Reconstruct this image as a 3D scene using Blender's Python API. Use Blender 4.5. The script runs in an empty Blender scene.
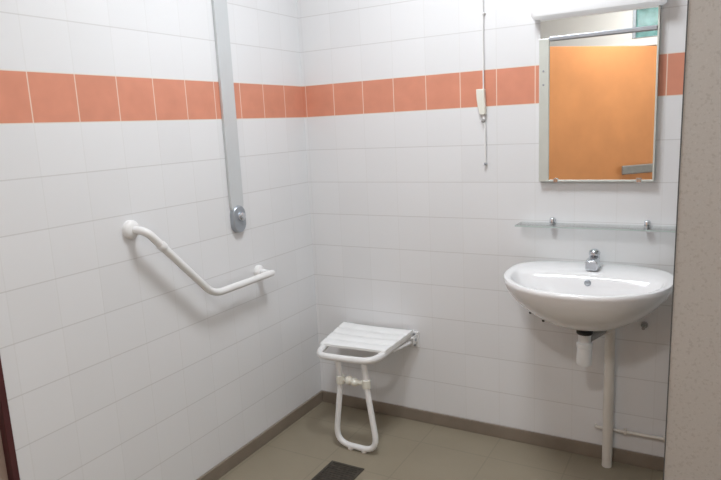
import bpy, bmesh, math
from mathutils import Vector, Matrix
sc = bpy.context.scene
C = sc.collection
PI = math.pi

# ------------------------------------------------------------------ materials
def new_mat(name, col, rough=.5, metal=0., spec=.5, noise=0., nscale=20., bump=0., bscale=60., **kw):
    m = bpy.data.materials.new(name); m.use_nodes = True
    nt = m.node_tree; b = nt.nodes['Principled BSDF']
    b.inputs['Base Color'].default_value = (*col, 1)
    b.inputs['Roughness'].default_value = rough
    b.inputs['Metallic'].default_value = metal
    b.inputs['Specular IOR Level'].default_value = spec
    for k, v in kw.items():
        b.inputs[k.replace('_', ' ')].default_value = v
    if noise or bump:
        tc = nt.nodes.new('ShaderNodeTexCoord')
    if noise:
        n = nt.nodes.new('ShaderNodeTexNoise'); n.inputs['Scale'].default_value = nscale
        n.inputs['Detail'].default_value = 3
        nt.links.new(tc.outputs['Object'], n.inputs['Vector'])
        r = nt.nodes.new('ShaderNodeValToRGB')
        r.color_ramp.elements[0].position = .3; r.color_ramp.elements[1].position = .7
        r.color_ramp.elements[0].color = (*[c*(1-noise) for c in col], 1)
        r.color_ramp.elements[1].color = (*[min(1, c*(1+noise)) for c in col], 1)
        nt.links.new(n.outputs['Fac'], r.inputs['Fac'])
        nt.links.new(r.outputs['Color'], b.inputs['Base Color'])
    if bump:
        n2 = nt.nodes.new('ShaderNodeTexNoise'); n2.inputs['Scale'].default_value = bscale
        nt.links.new(tc.outputs['Object'], n2.inputs['Vector'])
        bp = nt.nodes.new('ShaderNodeBump'); bp.inputs['Strength'].default_value = bump
        bp.inputs['Distance'].default_value = .002
        nt.links.new(n2.outputs['Fac'], bp.inputs['Height'])
        nt.links.new(bp.outputs['Normal'], b.inputs['Normal'])
    return m

class NT:
    """tiny helper for math node chains"""
    def __init__(s, nt): s.nt = nt
    def m(s, op, a, b=None, c=None):
        n = s.nt.nodes.new('ShaderNodeMath'); n.operation = op
        for i, v in enumerate((a, b, c)):
            if v is None: continue
            if isinstance(v, (int, float)): n.inputs[i].default_value = v
            else: s.nt.links.new(v, n.inputs[i])
        return n.outputs[0]
    def mix(s, f, a, b):
        n = s.nt.nodes.new('ShaderNodeMix'); n.data_type = 'RGBA'
        for sock, v in ((n.inputs[0], f), (n.inputs[6], a), (n.inputs[7], b)):
            if isinstance(v, (int, float)): sock.default_value = v
            elif isinstance(v, tuple): sock.default_value = (*v, 1)
            else: s.nt.links.new(v, sock)
        return n.outputs[2]
    def edge(s, v, size, width):
        """1 on the joint, 0 on the tile; v in tile units"""
        f = s.m('FRACT', v)
        d = s.m('MULTIPLY', s.m('MINIMUM', f, s.m('SUBTRACT', 1., f)), size)
        n = s.nt.nodes.new('ShaderNodeMapRange'); n.interpolation_type = 'SMOOTHSTEP'
        s.nt.links.new(d, n.inputs[0])
        n.inputs[1].default_value = width*.35; n.inputs[2].default_value = width*.75
        n.inputs[3].default_value = 1.; n.inputs[4].default_value = 0.
        return n.outputs[0]

T = .15; TV = .1502; Z0 = .057; ZB = Z0 + 9*TV; ZT = ZB + .1426
WHITE = (.785, .79, .805)
ORANGE = (.68, .285, .19)
def tile_mat(name, axis, off):
    m = bpy.data.materials.new(name); m.use_nodes = True
    nt = m.node_tree; q = NT(nt); b = nt.nodes['Principled BSDF']
    tc = nt.nodes.new('ShaderNodeTexCoord'); sp = nt.nodes.new('ShaderNodeSeparateXYZ')
    nt.links.new(tc.outputs['Object'], sp.inputs[0])
    u = q.m('DIVIDE', q.m('SUBTRACT', sp.outputs[axis], off), T)
    z = sp.outputs[2]
    lo = q.m('DIVIDE', q.m('SUBTRACT', z, Z0), TV)
    mid = q.m('ADD', q.m('DIVIDE', q.m('SUBTRACT', z, ZB), ZT-ZB), 9.)
    hi = q.m('ADD', q.m('DIVIDE', q.m('SUBTRACT', z, ZT), T), 10.)
    gb = q.m('GREATER_THAN', z, ZB); gt = q.m('GREATER_THAN', z, ZT)
    band = q.m('SUBTRACT', gb, gt)
    v = q.m('ADD', q.m('ADD', q.m('MULTIPLY', lo, q.m('SUBTRACT', 1., gb)), q.m('MULTIPLY', mid, band)), q.m('MULTIPLY', hi, gt))
    eu = q.edge(u, T, .0032); ev = q.edge(v, TV, .0032)
    cmb = nt.nodes.new('ShaderNodeCombineXYZ')
    nt.links.new(q.m('FLOOR', u), cmb.inputs[0]); nt.links.new(q.m('FLOOR', v), cmb.inputs[1])
    wn = nt.nodes.new('ShaderNodeTexWhiteNoise'); nt.links.new(cmb.outputs[0], wn.inputs['Vector'])
    var = q.m('ADD', .985, q.m('MULTIPLY', wn.outputs['Value'], .03))
    nz = nt.nodes.new('ShaderNodeTexNoise'); nz.inputs['Scale'].default_value = 14.
    nt.links.new(tc.outputs['Object'], nz.inputs['Vector'])
    org = q.mix(nz.outputs['Fac'], tuple(c*.9 for c in ORANGE), tuple(c*1.12 for c in ORANGE))
    base = q.mix(band, WHITE, org)
    mul = nt.nodes.new('ShaderNodeVectorMath'); mul.operation = 'SCALE'
    nt.links.new(base, mul.inputs[0]); nt.links.new(var, mul.inputs['Scale'])
    ju = q.mix(band, (.66, .65, .64), (.84, .66, .55))
    c1 = q.mix(q.m('MULTIPLY', eu, q.m('ADD', .22, q.m('MULTIPLY', band, .7))), mul.outputs[0], ju)
    c2 = q.mix(q.m('MULTIPLY', ev, .42), c1, (.50, .49, .48))
    # the joints that bound the orange row are filled with pale grout
    zb = q.m('LESS_THAN', q.m('ABSOLUTE', q.m('SUBTRACT', z, ZB)), .004)
    zt = q.m('LESS_THAN', q.m('ABSOLUTE', q.m('SUBTRACT', z, ZT)), .004)
    c3 = q.mix(q.m('MULTIPLY', q.m('MULTIPLY', q.m('ADD', zb, zt), ev), .9), c2, (.80, .76, .70))
    nt.links.new(c3, b.inputs['Base Color'])
    b.inputs['Roughness'].default_value = .32
    b.inputs['Specular IOR Level'].default_value = .35
    bp = nt.nodes.new('ShaderNodeBump'); bp.inputs['Distance'].default_value = .0015; bp.inputs['Strength'].default_value = .15
    nt.links.new(q.m('SUBTRACT', 1., q.m('MAXIMUM', eu, ev)), bp.inputs['Height'])
    nt.links.new(bp.outputs['Normal'], b.inputs['Normal'])
    return m

def floor_mat():
    m = bpy.data.materials.new('floor tiles'); m.use_nodes = True
    nt = m.node_tree; q = NT(nt); b = nt.nodes['Principled BSDF']
    tc = nt.nodes.new('ShaderNodeTexCoord'); sp = nt.nodes.new('ShaderNodeSeparateXYZ')
    nt.links.new(tc.outputs['Object'], sp.inputs[0])
    u = q.m('DIVIDE', q.m('SUBTRACT', sp.outputs[0], .022), .3); v = q.m('DIVIDE', q.m('SUBTRACT', sp.outputs[1], -.48), .3)
    e = q.m('MAXIMUM', q.edge(u, .3, .005), q.edge(v, .3, .005))
    n1 = nt.nodes.new('ShaderNodeTexNoise'); n1.inputs['Scale'].default_value = 5.; n1.inputs['Detail'].default_value = 5
    n2 = nt.nodes.new('ShaderNodeTexNoise'); n2.inputs['Scale'].default_value = 160.
    nt.links.new(tc.outputs['Object'], n1.inputs['Vector']); nt.links.new(tc.outputs['Object'], n2.inputs['Vector'])
    c = q.mix(n1.outputs['Fac'], (.262, .226, .166), (.322, .278, .205))
    c = q.mix(q.m('MULTIPLY', n2.outputs['Fac'], .35), c, (.26, .228, .175))
    c = q.mix(q.m('MULTIPLY', e, .3), c, (.17, .15, .115))
    nt.links.new(c, b.inputs['Base Color'])
    b.inputs['Roughness'].default_value = .45; b.inputs['Specular IOR Level'].default_value = .3
    return m

def speckle_mat():
    m = bpy.data.materials.new('speckled laminate'); m.use_nodes = True
    nt = m.node_tree; q = NT(nt); b = nt.nodes['Principled BSDF']
    tc = nt.nodes.new('ShaderNodeTexCoord')
    n1 = nt.nodes.new('ShaderNodeTexNoise'); n1.inputs['Scale'].default_value = 130.; n1.inputs['Detail'].default_value = 2
    n2 = nt.nodes.new('ShaderNodeTexNoise'); n2.inputs['Scale'].default_value = 330.
    for n in (n1, n2): nt.links.new(tc.outputs['Object'], n.inputs['Vector'])
    r1 = nt.nodes.new('ShaderNodeValToRGB'); r1.color_ramp.elements[0].position = .56; r1.color_ramp.elements[1].position = .68
    r2 = nt.nodes.new('ShaderNodeValToRGB'); r2.color_ramp.elements[0].position = .58; r2.color_ramp.elements[1].position = .72
    nt.links.new(n1.outputs['Fac'], r1.inputs['Fac']); nt.links.new(n2.outputs['Fac'], r2.inputs['Fac'])
    c = q.mix(q.m('MULTIPLY', r1.outputs['Color'], .5), (.505, .48, .452), (.375, .345, .312))
    c = q.mix(q.m('MULTIPLY', r2.outputs['Color'], .45), c, (.60, .58, .55))
    nt.links.new(c, b.inputs['Base Color']); b.inputs['Roughness'].default_value = .5
    return m

M = {}
M['wall_left'] = tile_mat('white and orange tiles left', 1, -.9724*T)
M['wall_back'] = tile_mat('white and orange tiles back', 0, .1067*T)
M['floor'] = floor_mat()
M['speckle'] = speckle_mat()
M['paint'] = new_mat('white paint', (.80, .80, .78), .6, noise=.02, nscale=3)
M['base'] = new_mat('brown skirting tile', (.235, .195, .155), .45, noise=.10, nscale=9)
M['ceramic'] = new_mat('white ceramic', (.84, .84, .85), .12, noise=.008, nscale=4)
M['plastic'] = new_mat('white coated tube', (.82, .82, .82), .3, noise=.012, nscale=15)
M['slat'] = new_mat('white seat plastic', (.90, .91, .91), .38, noise=.012, nscale=20)
M['cream'] = new_mat('cream plastic', (.78, .77, .69), .4, noise=.02, nscale=40)
M['pipe'] = new_mat('white pvc', (.72, .69, .64), .4, noise=.03, nscale=12)
M['trap'] = new_mat('white trap plastic', (.80, .82, .83), .3, noise=.02, nscale=20)
M['greyplastic'] = new_mat('grey plastic', (.33, .33, .32), .45, noise=.06, nscale=30)
M['alu'] = new_mat('brushed aluminium', (.55, .57, .59), .42, .55, noise=.03, nscale=30)
M['railgrey'] = new_mat('satin grey rail', (.62, .645, .66), .45, .2, noise=.015, nscale=12)
M['alulight'] = new_mat('pale aluminium', (.66, .70, .66), .4, .35, noise=.02, nscale=30)
M['greymetal'] = new_mat('grey metal housing', (.38, .41, .45), .38, .6, noise=.05, nscale=40)
M['chrome'] = new_mat('chrome', (.70, .73, .77), .22, 1., noise=.01, nscale=20)
M['darkrubber'] = new_mat('dark rubber', (.03, .03, .03), .6, noise=.1, nscale=40)
M['dark'] = new_mat('dark edge strip', (.10, .10, .10), .5, noise=.1, nscale=30)
M['grate'] = new_mat('dark drain grate', (.045, .037, .028), .55, noise=.35, nscale=45)
M['mirror'] = new_mat('mirror silvering', (.93, .95, .93), .015, 1., noise=.004, nscale=3)
M['maroon'] = new_mat('maroon trim', (.075, .018, .02), .4, noise=.15, nscale=12)
M['beige'] = new_mat('beige jamb', (.40, .30, .25), .5, noise=.05, nscale=8)
M['orange'] = new_mat('orange door paint', (.80, .345, .135), .45, noise=.06, nscale=4)
M['teal'] = new_mat('teal frosted glass', (.115, .27, .255), .15, noise=.3, nscale=14)
M['lamplit'] = new_mat('lit lamp diffuser', (.87, .88, .90), .35, noise=.005, nscale=4, Emission_Color=(.9, .96, 1, 1), Emission_Strength=.24)
M['lampwhite'] = new_mat('lamp diffuser', (.87, .88, .90), .35, noise=.005, nscale=4)
def glow_mat():
    m = bpy.data.materials.new('lit diffuser'); m.use_nodes = True
    nt = m.node_tree; b = nt.nodes['Principled BSDF']
    b.inputs['Base Color'].default_value = (.9, .9, .9, 1)
    b.inputs['Emission Color'].default_value = (.92, .962, 1, 1); b.inputs['Emission Strength'].default_value = 37.5
    return m
M['glow'] = glow_mat()
def glass_mat():
    m = bpy.data.materials.new('shelf glass'); m.use_nodes = True
    nt = m.node_tree; nt.nodes.remove(nt.nodes['Principled BSDF'])
    tr = nt.nodes.new('ShaderNodeBsdfTransparent'); tr.inputs[0].default_value = (.965, .985, .975, 1)
    gl = nt.nodes.new('ShaderNodeBsdfGlossy'); gl.inputs['Roughness'].default_value = .04
    fr = nt.nodes.new('ShaderNodeFresnel'); fr.inputs[0].default_value = 1.5
    mx = nt.nodes.new('ShaderNodeMixShader')
    nt.links.new(fr.outputs[0], mx.inputs[0]); nt.links.new(tr.outputs[0], mx.inputs[1]); nt.links.new(gl.outputs[0], mx.inputs[2])
    nt.links.new(mx.outputs[0], nt.nodes['Material Output'].inputs[0])
    return m
M['glass'] = glass_mat()
M['glassedge'] = new_mat('green glass edge', (.50, .58, .56), .2, noise=.05, nscale=10)

# ------------------------------------------------------------------ geometry helpers
def obj(name, bm, mat, parent=None, smooth=True, bevel=0., seg=2):
    bmesh.ops.recalc_face_normals(bm, faces=bm.faces[:])
    me = bpy.data.meshes.new(name); bm.to_mesh(me); bm.free()
    o = bpy.data.objects.new(name, me); C.objects.link(o)
    me.materials.append(mat)
    if smooth:
        for p in me.polygons: p.use_smooth = True
        try: me.set_sharp_from_angle(angle=math.radians(40))
        except Exception: pass
    if bevel:
        md = o.modifiers.new('bevel', 'BEVEL'); md.width = bevel; md.segments = seg; md.limit_method = 'ANGLE'
        md.angle_limit = math.radians(50)
    if parent is not None:
        o.parent = parent; o.matrix_parent_inverse = parent.matrix_basis.inverted()
    return o
def thing(name, label, cat, loc=(0, 0, 0), group=None):
    o = bpy.data.objects.new(name, None); C.objects.link(o); o.location = loc
    o.empty_display_size = .1
    o['label'] = label; o['category'] = cat
    if group: o['group'] = group
    bpy.context.view_layer.update()
    return o
def tag(o, label, cat, group=None):
    o['label'] = label; o['category'] = cat
    if group: o['group'] = group
    return o
def struct(o):
    o['kind'] = 'structure'; return o
def NB(): return bmesh.new()
def box(bm, a, b, mat=None):
    vs = [bm.verts.new((x, y, z)) for x in (a[0], b[0]) for y in (a[1], b[1]) for z in (a[2], b[2])]
    if mat is not None:
        for v in vs: v.co = mat @ v.co
    for f in ((0,1,3,2),(4,6,7,5),(0,4,5,1),(2,3,7,6),(0,2,6,4),(1,5,7,3)):
        bm.faces.new([vs[i] for i in f])
    return vs
def loft(bm, rings, close=True, cap0=True, cap1=True):
    R = [[bm.verts.new(p) for p in r] for r in rings]
    n = len(R[0])
    for a, b in zip(R, R[1:]):
        for i in range(n if close else n-1):
            j = (i+1) % n
            bm.faces.new((a[i], a[j], b[j], b[i]))
    if cap0: bm.faces.new(R[0])
    if cap1: bm.faces.new(R[-1][::-1])
def frame_from(d):
    d = d.normalized()
    up = Vector((0, 0, 1)) if abs(d.z) < .9 else Vector((1, 0, 0))
    a = d.cross(up).normalized(); return a, a.cross(d).normalized()
def rounded(pts, r, n=6):
    """polyline with filleted corners"""
    P = [Vector(p) for p in pts]; out = [P[0]]
    for i in range(1, len(P)-1):
        rr = r[i-1] if isinstance(r, (list, tuple)) else r
        a = (P[i-1]-P[i]); b = (P[i+1]-P[i]); l = min(rr, a.length*.49, b.length*.49)
        s = P[i]+a.normalized()*l; e = P[i]+b.normalized()*l
        for k in range(n+1):
            t = k/n; out.append(s*(1-t)**2 + P[i]*2*t*(1-t) + e*t*t)
    out.append(P[-1]); return out
def tube(bm, pts, r, seg=14, closed=False):
    P = [Vector(p) for p in pts]; n = len(P); rings = []
    prev = None
    for i in range(n):
        if closed: d = P[(i+1) % n]-P[i-1]
        else: d = P[min(i+1, n-1)]-P[max(i-1, 0)]
        d.normalize()
        if prev is None: a, _ = frame_from(d)
        else: a = (prev - d*prev.dot(d)).normalized()
        prev = a; b = d.cross(a)
        rr = r[i] if isinstance(r, (list, tuple)) else r
        rings.append([P[i]+(a*math.cos(2*PI*k/seg)+b*math.sin(2*PI*k/seg))*rr for k in range(seg)])
    if closed: rings.append(rings[0]); 
    if closed:
        R = [[bm.verts.new(p) for p in r_] for r_ in rings[:-1]]
        for i in range(len(R)):
            a, b = R[i], R[(i+1) % len(R)]
            for k in range(seg):
                bm.faces.new((a[k], a[(k+1) % seg], b[(k+1) % seg], b[k]))
    else: loft(bm, rings)
def lathe(bm, prof, o, axis=(0, 0, 1), seg=24):
    """prof: (radius, height) pairs along axis from o"""
    ax = Vector(axis).normalized(); a, b = frame_from(ax); o = Vector(o)
    loft(bm, [[o+ax*h+(a*math.cos(2*PI*k/seg)+b*math.sin(2*PI*k/seg))*max(r, 1e-4) for k in range(seg)] for r, h in prof])
def sphere(bm, c, r, s=(1, 1, 1)):
    bmesh.ops.create_uvsphere(bm, u_segments=16, v_segments=10, radius=r, matrix=Matrix.Translation(Vector(c)) @ Matrix.Diagonal((*s, 1)))
def quad(bm, *p):
    bm.faces.new([bm.verts.new(q) for q in p])

# ------------------------------------------------------------------ room shell
XR, YF, H = 2.35, -3.45, 2.5
DX0, DX1, DH = .16, 1.30, 1.93       # doorway in the front wall
def slab(name, a, b, mat, **kw):
    bm = NB(); box(bm, a, b); return struct(obj(name, bm, mat, smooth=False, **kw))
slab('floor', (-.12, -4.9, -.08), (XR+.12, .12, 0), M['floor'])
slab('ceiling', (-.12, -4.9, H), (XR+.12, .12, H+.08), M['paint'])
slab('wall_back', (-.12, 0, 0), (XR+.12, .12, H), M['wall_back'])
bm = NB(); box(bm, (-.12, -1.545, 0), (0, 0, H)); box(bm, (-.12, -4.9, 0), (0, -2.50, H)); box(bm, (-.12, -2.50, 2.1), (0, -1.545, H))
struct(obj('wall_left', bm, M['wall_left'], smooth=False))
slab('wall_right', (XR, -4.9, 0), (XR+.12, 0, H), M['paint'])
bm = NB(); box(bm, (0, YF-.1, 0), (DX0, YF, H)); box(bm, (DX1, YF-.1, 0), (XR, YF, 1.97)); box(bm, (DX0, YF-.1, DH), (1.03, YF, H))
box(bm, (1.03, YF-.1, 2.36), (XR, YF, H)); box(bm, (1.72, YF-.1, 1.97), (XR, YF, 2.36)); box(bm, (1.03, YF-.1, DH), (DX1, YF, 1.97))
struct(obj('wall_front', bm, M['paint'], smooth=False))
slab('wall_corridor', (-.12, -4.98, 0), (XR+.12, -4.9, H), M['paint'])
bm = NB(); box(bm, (0, -1.54, 0), (.009, 0, Z0)); struct(obj('baseboard_left', bm, M['base'], smooth=False, bevel=.003))
bm = NB(); box(bm, (.009, -.009, 0), (XR, 0, Z0)); struct(obj('baseboard_back', bm, M['base'], smooth=False, bevel=.003))
# transom window in the front wall
bm = NB(); box(bm, (1.03, YF-.07, 1.97), (1.72, YF-.05, 2.36)); w1 = struct(obj('window_1', bm, M['teal'], smooth=False))
bm = NB()
box(bm, (1.03, YF-.08, 1.97), (1.055, YF+.008, 2.36)); box(bm, (1.695, YF-.08, 1.97), (1.72, YF+.008, 2.36))
box(bm, (1.055, YF-.08, 1.97), (1.695, YF+.008, 1.972)); box(bm, (1.055, YF-.08, 2.338), (1.695, YF+.008, 2.36))
obj('window_frame', bm, M['greymetal'], w1, smooth=False, bevel=.003)
# side doorway on the left wall: maroon trim, beige leaf set back
bm = NB(); box(bm, (-.10, -1.5575, 0), (.004, -1.5385, 2.1)); box(bm, (-.10, -2.50, 0), (.004, -2.481, 2.1)); box(bm, (-.10, -2.481, 2.081), (.004, -1.5575, 2.1))
struct(obj('trim_1', bm, M['maroon'], smooth=False, bevel=.002))
bm = NB(); box(bm, (-.06, -2.481, .006), (-.02, -1.5575, 2.078)); d2 = struct(obj('door_2', bm, M['beige'], smooth=False, bevel=.002))
bm = NB(); lathe(bm, [(.026, 0), (.026, .008), (.011, .012), (.011, .045)], (-.02, -2.40, 1.03), (1, 0, 0)); tube(bm, rounded([(.015, -2.40, 1.03), (.030, -2.40, 1.03), (.030, -2.28, 1.03)], .012), .009)
obj('door_handle', bm, M['chrome'], d2)
# orange door, standing open into the room (seen in the mirror)
A = Vector((.52, -2.57, 0)); D = Vector((.657, -.754, 0)).normalized(); N = Vector((.754, .657, 0)).normalized()
L = 1.135
mat = Matrix(((D.x, -N.x, 0, A.x), (D.y, -N.y, 0, A.y), (0, 0, 1, 0), (0, 0, 0, 1)))
bm = NB(); box(bm, (0, 0, .008), (L, .04, 1.885), mat); d1 = struct(obj('door_1', bm, M['orange'], smooth=False, bevel=.002))
bm = NB(); box(bm, (.72, -.05, .862), (1.06, -.028, .935), mat)
for s in (.76, 1.02): box(bm, (s-.012, -.03, .885), (s+.012, .001, .912), mat)
obj('pull_bar', bm, M['greyplastic'], d1, smooth=False, bevel=.008, seg=3)
bm = NB(); box(bm, (DX0, YF-.1, 0), (DX0+.03, YF+.006, DH)); box(bm, (DX1-.03, YF-.1, 0), (DX1, YF+.006, DH)); box(bm, (DX0+.03, YF-.1, DH-.03), (DX1-.03, YF+.006, DH))
struct(obj('trim_2', bm, M['paint'], smooth=False, bevel=.002))

# ------------------------------------------------------------------ speckled partition on the right
t = thing('partition_panel', 'grey-beige speckled partition panel standing to the right of the washbasin', 'partition', (1.97, -.67, 0))
PX = 1.594; PY = -.65
def lean(vs):
    for v in vs:
        if v.co.x < 1.7: v.co.x += .007*(v.co.z-1.3)
bm = NB(); lean(box(bm, (PX+.003, PY-.0, 0), (XR-.001, PY+.04, 2.2))); obj('panel', bm, M['speckle'], t, smooth=False)
bm = NB(); lean(box(bm, (PX, PY-.002, 0), (PX+.003, PY+.042, 2.2))); obj('edge_strip', bm, M['dark'], t, smooth=False)

# ------------------------------------------------------------------ mirror and lamp
MX0, MX1, MZ0, MZ1 = 1.086, 1.488, 1.114, 1.7115
t = thing('wall_mirror', 'rectangular wall mirror with pale metal side strip hanging above the washbasin', 'mirror', (1.29, 0, MZ0))
bm = NB(); box(bm, (MX0+.004, -.016, MZ0+.004), (MX1-.003, -.001, MZ1)); obj('backing', bm, M['alulight'], t, smooth=False)
bm = NB(); box(bm, (MX0+.004, -.0195, MZ0+.006), (MX1-.004, -.0162, MZ1-.001)); obj('glass', bm, M['mirror'], t, smooth=False)
bm = NB(); box(bm, (MX0, -.026, MZ0), (MX0+.037, -.001, 1.641)); so = obj('side_strip', bm, M['alulight'], t, smooth=False, bevel=.002)
for z in (1.475, 1.525):
    bm = NB(); lathe(bm, [(.004, 0), (.004, .0015), (.002, .002)], (MX0+.017, -.026, z), (0, -1, 0), 12); obj('screw', bm, M['greymetal'], so)
bm = NB(); box(bm, (MX0+.0375, -.029, 1.630), (MX1-.004, -.0196, 1.646)); obj('cross_rail', bm, M['greymetal'], t, smooth=False, bevel=.003)
bm = NB(); box(bm, (MX0+.0375, -.026, MZ0), (MX1, -.001, MZ0+.006)); obj('bottom_rail', bm, M['alulight'], t, smooth=False, bevel=.001)
bm = NB(); box(bm, (MX1-.004, -.026, MZ0+.0062), (MX1+.002, -.001, MZ1)); obj('edge_rail', bm, M['alulight'], t, smooth=False, bevel=.001)
for x in (1.15, 1.44):
    bm = NB(); box(bm, (x-.008, -.028, MZ0-.003), (x+.008, -.0262, MZ0+.012)); obj('clip', bm, M['chrome'], t, smooth=False, bevel=.0005)
t = thing('mirror_lamp', 'white rounded strip lamp on the wall right above the mirror', 'lamp', (1.28, 0, 1.76))
bm = NB()
prof = [(-.001, 1.712), (-.045, 1.708), (-.068, 1.717), (-.078, 1.74), (-.074, 1.775), (-.05, 1.80), (-.001, 1.805)]
rings = []
for x, s in ((1.062, .82), (1.068, .93), (1.082, 1.), (1.488, 1.), (1.502, .93), (1.508, .82)):
    rings.append([(x, -.001+(y+.001)*s, 1.757+(z-1.757)*s) for y, z in prof])
loft(bm, rings); obj('diffuser', bm, M['lamplit'], t)
bm = NB(); box(bm, (1.062, -.012, 1.805), (1.508, -.001, 1.815)); obj('base_plate', bm, M['alulight'], t, smooth=False)

# ------------------------------------------------------------------ glass shelf
t = thing('glass_shelf', 'thin clear glass shelf on two chrome clips between mirror and washbasin', 'shelf', (1.29, 0, .95))
bm = NB(); box(bm, (1.016, -.107, .949), (1.576, -.006, .954)); obj('shelf_glass', bm, M['glass'], t, smooth=False)
bm = NB(); box(bm, (1.016, -.1095, .949), (1.576, -.1072, .954)); obj('front_edge', bm, M['glassedge'], t, smooth=False)
for x in (1.137, 1.472):
    bm = NB(); lathe(bm, [(.010, 0), (.010, .004), (.006, .008), (.006, .016)], (x, 0, .963), (0, -1, 0), 16)
    lathe(bm, [(.009, .936), (.0105, .938), (.0105, .9488)], (x, -.016, 0), (0, 0, 1), 16)
    lathe(bm, [(.0105, .9542), (.0105, .968), (.008, .972), (.003, .974)], (x, -.016, 0), (0, 0, 1), 16)
    obj('clip', bm, M['chrome'], t)

# ------------------------------------------------------------------ washbasin
CX = 1.293
def outline(th, a, bf, bb, nf=2.15, nb=3.2, cy=-.2, s=1., y0=None):
    c, sn = math.cos(th), math.sin(th)
    n = nf if sn < 0 else nb; b = bf if sn < 0 else bb
    x = a*math.copysign(abs(c)**(2/n), c); y = b*math.copysign(abs(sn)**(2/n), sn)
    return CX+x*s, cy+y*s
def rimz(y): return .784 + .022*(y+.2)
NSEG = 72
TH = [2*PI*k/NSEG for k in range(NSEG)]
def ring(a, bf, bb, cy, dz, s=1., nb=3.2, flat=None, ymax=-.001):
    r = []
    for th in TH:
        x, y = outline(th, a, bf, bb, nb=nb, cy=cy, s=s)
        y = min(y, ymax)
        r.append((x, y, (rimz(y)+dz) if flat is None else flat))
    return r
t = thing('washbasin', 'white oval ceramic washbasin on the wall below mirror and shelf', 'washbasin', (CX, 0, .61))
bm = NB(); R = []
for s in (.10, .25, .42, .58, .72, .84, .92, .97):
    dz = -.171*(1-s**1.95)**.74
    R.append(ring(.280, .25, .2, -.2, dz-.006, s*1.0, nb=3.2-.8*(1-s)))
R.append(ring(.2815, .2515, .2, -.2, -.004)); R.append(ring(.2825, .2525, .2, -.2, .002)); R.append(ring(.2815, .2515, .2, -.2, .008))
R.append(ring(.281, .247, .196, -.2, .0125)); R.append(ring(.272, .238, .19, -.2, .0135))
R.append(ring(.258, .222, .13, -.21, .0115, nb=3.4))
R.append(ring(.251, .210, .074, -.222, .008, nb=3.6)); R.append(ring(.245, .202, .060, -.225, -.004, nb=3.4))
R.append(ring(.226, .180, .052, -.232, -.04, nb=3)); R.append(ring(.19, .148, .044, -.240, -.075, nb=2.6))
R.append(ring(.13, .10, .040, -.245, -.105, nb=2.2)); R.append(ring(.06, .05, .035, -.25, -.12, nb=2)); R.append(ring(.022, .022, .022, -.25, -.1235, nb=2))
loft(bm, R); bo = obj('bowl', bm, M['ceramic'], t)
bm = NB(); lathe(bm, [(.0115, -.004), (.0115, .001), (.009, .0025), (.006, .0015)], (CX+.004, -.174, .765), (0, -1, .25), 18); obj('overflow_ring', bm, M['greymetal'], t)
bm = NB(); lathe(bm, [(.031, -.010), (.031, .004), (.024, .006), (.010, .004)], (CX, -.25, .659), (0, 0, 1), 20); obj('drain_ring', bm, M['chrome'], t)
for x, y, z in ((CX-.165, -.05, .660), (1.474, -.05, .612)):
    bm = NB(); lathe(bm, [(.012, 0), (.012, .01), (.006, .012), (.006, .05)], (x, -.0005, z-.035), (0, -1, 0), 12); obj('mounting_bolt', bm, M['greyplastic'], t)

# tap
tx, ty, tz = CX+.008, -.060, .799
t = thing('mixer_tap', 'small chrome single-lever mixer tap standing on the back of the washbasin', 'tap', (tx, ty, tz))
bm = NB(); lathe(bm, [(.024, -.006), (.024, .003), (.021, .006), (.020, .03), (.019, .040), (.016, .043), (.004, .044)], (tx, ty, tz), (0, 0, 1), 24); obj('body', bm, M['chrome'], t)
bm = NB(); loft(bm, [[(tx+sx*w, y, z+sz*h) for sx, sz in ((-1,-1),(-.6,-1.2),(.6,-1.2),(1,-1),(1,.8),(.6,1.1),(-.6,1.1),(-1,.8))] for y, z, w, h in ((ty+.005, tz+.022, .019, .018), (ty-.03, tz+.022, .0215, .018), (ty-.055, tz+.021, .022, .017), (ty-.070, tz+.020, .021, .015))])
sp_ = obj('spout', bm, M['chrome'], t, bevel=.002)
bm = NB(); lathe(bm, [(.008, 0), (.0105, -.002), (.0105, -.004), (.006, -.005)], (tx, ty-.055, tz+.005), (0, 0, 1), 16); obj('aerator', bm, M['alu'], sp_)
bm = NB(); lathe(bm, [(.015, .0445), (.0195, .047), (.0205, .055), (.017, .063), (.009, .068), (.002, .069)], (tx, ty, tz), (0, 0, 1), 24)
loft(bm, [[(tx+sx*w, y, z+sz*.004) for sx, sz in ((-1,-1),(1,-1),(1,1),(-1,1))] for y, z, w in ((ty, tz+.056, .009), (ty-.025, tz+.058, .007), (ty-.036, tz+.059, .006))])
obj('lever', bm, M['chrome'], t)

# bottle trap below the basin
TX, TY = 1.297, -.215
t = thing('bottle_trap', 'white plastic bottle trap hanging under the washbasin drain', 'drain trap', (TX, TY, .45))
bm = NB(); lathe(bm, [(.018, .470), (.0265, .474), (.0275, .49), (.0255, .535), (.022, .55), (.022, .575), (.022, .590)], (TX, TY, 0), (0, 0, 1), 24); obj('bottle', bm, M['trap'], t)
bm = NB(); lathe(bm, [(.026, .588), (.0285, .591), (.0285, .598), (.024, .601)], (TX, TY, 0), (0, 0, 1), 24); obj('seal_ring', bm, M['darkrubber'], t)
bm = NB(); lathe(bm, [(.0265, .538), (.0285, .540), (.0285, .552), (.024, .556)], (TX, TY, 0), (0, 0, 1), 24); obj('lock_nut', bm, M['trap'], t)
bm = NB(); tube(bm, [(TX+.012, TY+.012, .567), (1.341, -.085, .566)], .0145); obj('outlet_arm', bm, M['greyplastic'], t)
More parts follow.
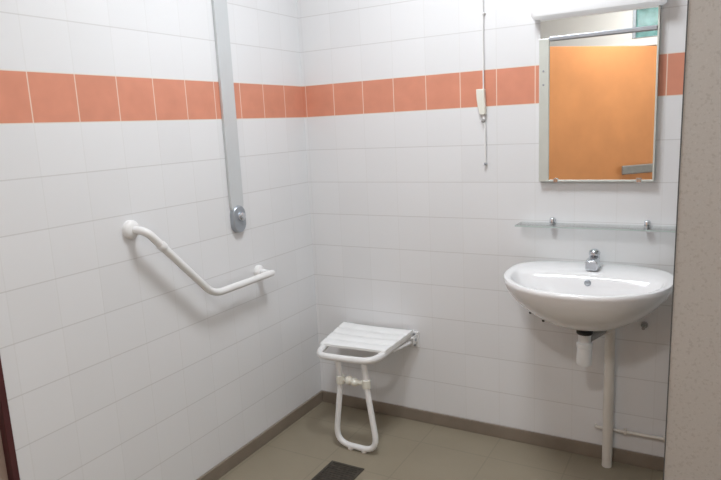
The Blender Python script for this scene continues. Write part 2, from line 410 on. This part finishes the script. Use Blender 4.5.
# waste pipe
PXW, PYW = 1.361, -.050
bm = NB(); tube(bm, rounded([(PXW, PYW, 0), (PXW, PYW, .566), (1.342, -.084, .566)], .02), .0188)
tag(obj('waste_pipe', bm, M['pipe'], None), 'white vertical waste pipe running from basin trap to floor', 'pipe')
bm = NB(); tube(bm, rounded([(1.312, -.001, .139), (1.312, -.016, .139), (1.72, -.016, .139), (1.72, -.016, 0)], .006), .0065)
wp = tag(obj('water_pipe', bm, M['pipe'], None), 'thin white horizontal pipe low on the wall behind the waste pipe', 'pipe')
for x in (1.42, 1.56):
    bm = NB(); box(bm, (x-.006, -.026, .130), (x+.006, -.0005, .148)); obj('pipe_clip', bm, M['pipe'], wp, smooth=False, bevel=.002)
bm = NB(); lathe(bm, [(.005, 0), (.005, .002), (.0025, .004)], (1.048, 0, .577), (0, -1, 0), 12); tag(obj('wall_screw', bm, M['darkrubber']), 'small dark screw on the wall tiles below the basin, upper left of two', 'screw')
bm = NB(); lathe(bm, [(.0055, 0), (.0055, .002), (.003, .004)], (1.101, 0, .549), (0, -1, 0), 12); tag(obj('wall_screw', bm, M['darkrubber']), 'small dark screw on the wall tiles below the basin, lower right of two', 'screw')

# ------------------------------------------------------------------ folding shower seat
SB = [Vector((.172, -.020, .441)), Vector((.530, -.020, .443))]
SF = [Vector((.206, -.342, .418)), Vector((.510, -.333, .424))]
def S(u, v, h=0.):
    a = SB[0].lerp(SB[1], u); b = SF[0].lerp(SF[1], u); p = a.lerp(b, v); p.z += h; return p
t = thing('shower_seat', 'white folding shower seat with slatted top mounted on the back wall', 'seat', (.34, -.02, 0))
bm = NB()
def corner(u0, v0, u1, v1, u2, v2, n=7):
    return [S(u0*(1-k/n)**2+u1*2*(k/n)*(1-k/n)+u2*(k/n)**2, v0*(1-k/n)**2+v1*2*(k/n)*(1-k/n)+v2*(k/n)**2, -.016) for k in range(n+1)]
path = [S(.04, .0, -.016), S(.04, .4, -.016)] + corner(.04, .80, .04, 1.04, .24, 1.04) + [S(.5, 1.045, -.016)] + corner(.76, 1.04, .96, 1.04, .96, .80) + [S(.96, .4, -.016), S(.96, 0, -.016)]
tube(bm, path, .0145); obj('tube_frame', bm, M['plastic'], t)
v0 = 0.; NS = 4; ve = .80
for i in range(NS):
    a = .005+i*ve/NS; b = a+ve/NS-.007
    us = [k/10 for k in range(11)]
    dip = lambda u: -.004*(1-(2*u-1)**2)
    e = .012 if i == NS-1 else 0
    bow = lambda u: (.035*(1-(2*u-1)**2) if i == NS-1 else 0)
    rings = []
    for u in us:
        uu = -.005+u*1.01; bb = b-bow(u)+.0
        rings.append([S(uu, a, dip(u)-.008), S(uu, a, dip(u)+.002), S(uu, a+.02, dip(u)+.005), S(uu, bb-.02, dip(u)+.005), S(uu, bb, dip(u)+.002), S(uu, bb, dip(u)-.008)])
    bm = NB(); loft(bm, rings); obj('slat', bm, M['slat'], t)
# under-frame side pieces and wall brackets
for px in (.188, .532):
    bm = NB()
    box(bm, (px-.018, -.012, .362), (px+.018, -.0005, .434))
    box(bm, (px-.014, -.055, .388), (px-.010, -.012, .428)); box(bm, (px+.010, -.055, .388), (px+.014, -.012, .428))
    tube(bm, [(px-.016, -.036, .412), (px+.016, -.036, .412)], .007)
    wb = obj('wall_bracket', bm, M['plastic'], t, bevel=.002)
    for z in (.372, .424):
        bm = NB(); lathe(bm, [(.006, 0), (.006, .002), (.003, .004)], (px, -.012, z), (0, -1, 0), 12); obj('bolt', bm, M['greymetal'], wb)
    bm = NB(); lathe(bm, [(.007, 0), (.007, .003), (.004, .005)], (px+.0145, -.036, .408), (1, 0, 0), 12); obj('pivot', bm, M['greymetal'], wb)
# leg loop
lt0, lt1 = S(.385, 1.0, -.034), S(.80, 1.0, -.034)
bz = .016
path = rounded([lt0, (lt0.x+.002, -.330, .29), (.300, -.352, bz), (.508, -.357, bz), (lt1.x+.002, -.330, .29), lt1], [.05, .075, .075, .05], 8)
bm = NB(); tube(bm, path, .0125); lg = obj('leg', bm, M['plastic'], t)
for x in (.374, .440):
    bm = NB(); lathe(bm, [(.012, 0), (.014, .003), (.014, .014), (.011, .02)], (x, -.354, 0), (0, 0, 1), 16); obj('foot', bm, M['plastic'], lg)
bm = NB(); zc = .300; yc = -.331
tube(bm, [(lt0.x+.002, yc, zc), (lt1.x+.004, yc, zc)], .0105)
for x in (lt0.x+.004, lt1.x+.003): lathe(bm, [(.018, -.017), (.019, 0), (.018, .017)], (x, yc, zc), (0, 0, 1), 14)
sphere(bm, ((lt0.x+lt1.x)/2-.012, yc-.006, zc+.005), .020); sphere(bm, ((lt0.x+lt1.x)/2+.014, yc-.006, zc+.001), .018)
cb = obj('crossbar_clamp', bm, M['cream'], t); cb['label'] = 'cream plastic clamp bar across the leg'
bm = NB(); tube(bm, [S(.965, .55, -.030), (.524, -.040, .392)], .008); obj('brace', bm, M['plastic'], t)
bm = NB(); tube(bm, [S(.035, .55, -.030), (.192, -.040, .392)], .008); obj('brace', bm, M['plastic'], t)

# ------------------------------------------------------------------ grab bar on the left wall
t = thing('grab_bar', 'white angled grab bar fixed on the left wall below the grey rail', 'grab bar', (0, -.75, .77))
path = rounded([(.0, -1.060, 1.058), (.058, -1.045, 1.052), (.064, -.768, .765), (.064, -.408, .765)], [.055, .05], 8)
bm = NB(); tube(bm, path, .0138, 16); sphere(bm, (.064, -.408, .765), .0138, (1, .6, 1)); br = obj('bar', bm, M['plastic'], t)
bm = NB(); lathe(bm, [(.031, 0), (.031, .010), (.027, .016), (.018, .020)], (0, -1.060, 1.058), (1, 0, 0), 24); obj('flange', bm, M['plastic'], t)
bm = NB(); lathe(bm, [(.029, 0), (.029, .012), (.025, .018), (.0155, .022), (.0125, .060)], (0, -.424, .768), (1, 0, 0), 24); obj('flange', bm, M['plastic'], t)
dv = Vector((.002, .28, -.28)).normalized(); pc = Vector((.0595, -.985, .990))
bm = NB(); lathe(bm, [(.0145, -.012), (.0165, -.009), (.0165, .009), (.0145, .012)], pc, dv, 16); obj('joint_collar', bm, M['plastic'], t)

# ------------------------------------------------------------------ vertical grey rail on the left wall
t = thing('wall_rail', 'long grey metal rail running up the left wall with a rounded lower end', 'rail', (0, -.53, .965))
y0, y1 = -.569, -.494; yc = (y0+y1)/2; hw = (y1-y0)/2
def stadium(x, ztop, zlow, n=10, w=hw):
    pts = [(x, yc+w, ztop), (x, yc-w, ztop)]
    for k in range(n+1):
        a = PI + PI*k/n
        pts.append((x, yc+w*math.cos(a), zlow+w+w*math.sin(a)))
    return pts
bm = NB(); loft(bm, [stadium(.0005, 2.25, 1.035), stadium(.013, 2.25, 1.035)]); obj('rail', bm, M['railgrey'], t, smooth=False, bevel=.002)
def capsule(x, zt, zl, w, n=12):
    return [(x, yc+w*math.cos(PI*k/n), zt-w+w*math.sin(PI*k/n)) for k in range(n+1)] + [(x, yc-w*math.cos(PI*k/n), zl+w-w*math.sin(PI*k/n)) for k in range(n+1)]
bm = NB(); loft(bm, [capsule(.0005, 1.068, .957, hw), capsule(.017, 1.068, .957, hw), capsule(.021, 1.064, .961, hw-.004)])
ec = obj('end_housing', bm, M['greymetal'], t)
bm = NB(); lathe(bm, [(.019, 0), (.019, .004), (.016, .011), (.008, .015), (.001, .016)], (.021, yc+.004, 1.022), (1, 0, 0), 20); obj('knob', bm, M['chrome'], ec)

# ------------------------------------------------------------------ pull cord
t = thing('pull_cord', 'white alarm pull cord with small handle hanging on the back wall left of the mirror', 'pull cord', (.868, -.02, H))
bm = NB(); tube(bm, [(.868, -.014, H), (.868, -.014, 1.765), (.868, -.016, 1.47)], .0028, 8); obj('cord', bm, M['plastic'], t)
bm = NB(); lathe(bm, [(.008, 0), (.008, .006), (.005, .014), (.005, .018)], (.868, 0, 1.763), (0, -1, 0), 12); obj('cord_guide', bm, M['plastic'], t)
bm = NB()
loft(bm, [[(x+dx*w, y+dy*.011, z) for dx, dy in ((-1,-1),(1,-1),(1,1),(-1,1))] for x, y, z, w in ((.857, -.016, 1.478, .0165), (.858, -.016, 1.445, .0165), (.861, -.016, 1.412, .0150), (.866, -.016, 1.378, .011))])
hd = obj('handle', bm, M['cream'], t, bevel=.003)
bm = NB(); tube(bm, [(.866, -.016, 1.378), (.868, -.016, 1.355), (.872, -.014, 1.335), (.871, -.012, 1.185)], .004, 8); obj('lower_cord', bm, M['plastic'], t)
bm = NB(); sphere(bm, (.867, -.016, 1.354), .008); obj('knot', bm, M['greyplastic'], t)
bm = NB(); sphere(bm, (.871, -.012, 1.184), .006); obj('end_bead', bm, M['greymetal'], t)

# ------------------------------------------------------------------ floor drain
t = thing('floor_drain', 'dark square floor drain in front of the shower seat', 'drain', (.43, -.548, 0))
bm = NB(); box(bm, (.352, -.626, .0002), (.505, -.614, .0030)); box(bm, (.352, -.484, .0002), (.505, -.472, .0030)); box(bm, (.352, -.614, .0002), (.364, -.484, .0030)); box(bm, (.493, -.614, .0002), (.505, -.484, .0030))
obj('frame', bm, M['grate'], t, smooth=False)
bm = NB(); box(bm, (.3645, -.6135, .0002), (.4925, -.4845, .0012))
for k in range(9): box(bm, (.3645, -.607+k*.014, .0012), (.4925, -.600+k*.014, .0026))
obj('grate', bm, M['grate'], t, smooth=False)

# ------------------------------------------------------------------ ceiling lamp and added fill light
LX, LY = .90, -.82
t = thing('ceiling_light', 'round white ceiling light above the shower area', 'lamp', (LX, LY, H))
bm = NB(); lathe(bm, [(.24, 0), (.24, -.022), (.232, -.03)], (LX, LY, H), (0, 0, 1), 32); obj('base', bm, M['lampwhite'], t)
bm = NB(); lathe(bm, [(.228, -.031), (.229, -.036), (.215, -.044), (.14, -.048), (.001, -.05)], (LX, LY, H), (0, 0, 1), 32); obj('diffuser', bm, M['glow'], t)
t = thing('ceiling_light', 'added small round ceiling fixture for the fill light near the orange door', 'lamp', (1.25, -2.75, H))  # made-up fixture, added only to carry the fill light
bm = NB(); lathe(bm, [(.17, 0), (.17, -.008), (.165, -.010)], (1.25, -2.75, H), (0, 0, 1), 32); obj('base', bm, M['lampwhite'], t)
def area(name, loc, size, power, col, rot=(0, 0, 0)):
    l = bpy.data.lights.new(name, 'AREA'); l.shape = 'DISK'; l.size = size; l.energy = power; l.color = col
    o = bpy.data.objects.new(name, l); C.objects.link(o); o.location = loc; o.rotation_euler = rot
    return o
area('added_fill_light', (1.25, -2.75, H-.012), .3, 18.5, (1., .985, .97))  # added fill from behind the camera, lifts the panel and walls

w = bpy.data.worlds.new('World'); sc.world = w; w.use_nodes = True
w.node_tree.nodes['Background'].inputs[0].default_value = (.9, .95, 1, 1)
w.node_tree.nodes['Background'].inputs[1].default_value = .3

# ------------------------------------------------------------------ camera (solved from the tile grid)
R = ((0.8711886458231318, 0.48858412455422073, -0.04812376359392087), (0.04672983831351323, -0.18009982959948997, -0.9825377212043452), (-0.48871941397907526, 0.8537268911143776, -0.1797323838047246))
X, Yd, F = (Vector(r) for r in R)
cd = bpy.data.cameras.new('camera'); cam = bpy.data.objects.new('camera', cd); C.objects.link(cam)
Yu, Bk = -Yd, -F
cam.matrix_world = Matrix(((X.x, Yu.x, Bk.x, 1.66958744), (X.y, Yu.y, Bk.y, -2.44724109), (X.z, Yu.z, Bk.z, 1.29935092+.057), (0, 0, 0, 1)))
cd.sensor_fit = 'HORIZONTAL'; cd.sensor_width = 36; cd.lens = 36*621.4327/721; cd.clip_start = .02
sc.camera = cam
vs = sc.view_settings
vs.view_transform = 'Standard'; vs.look = 'None'; vs.gamma = 1; vs.use_curve_mapping = False; vs.exposure = .06
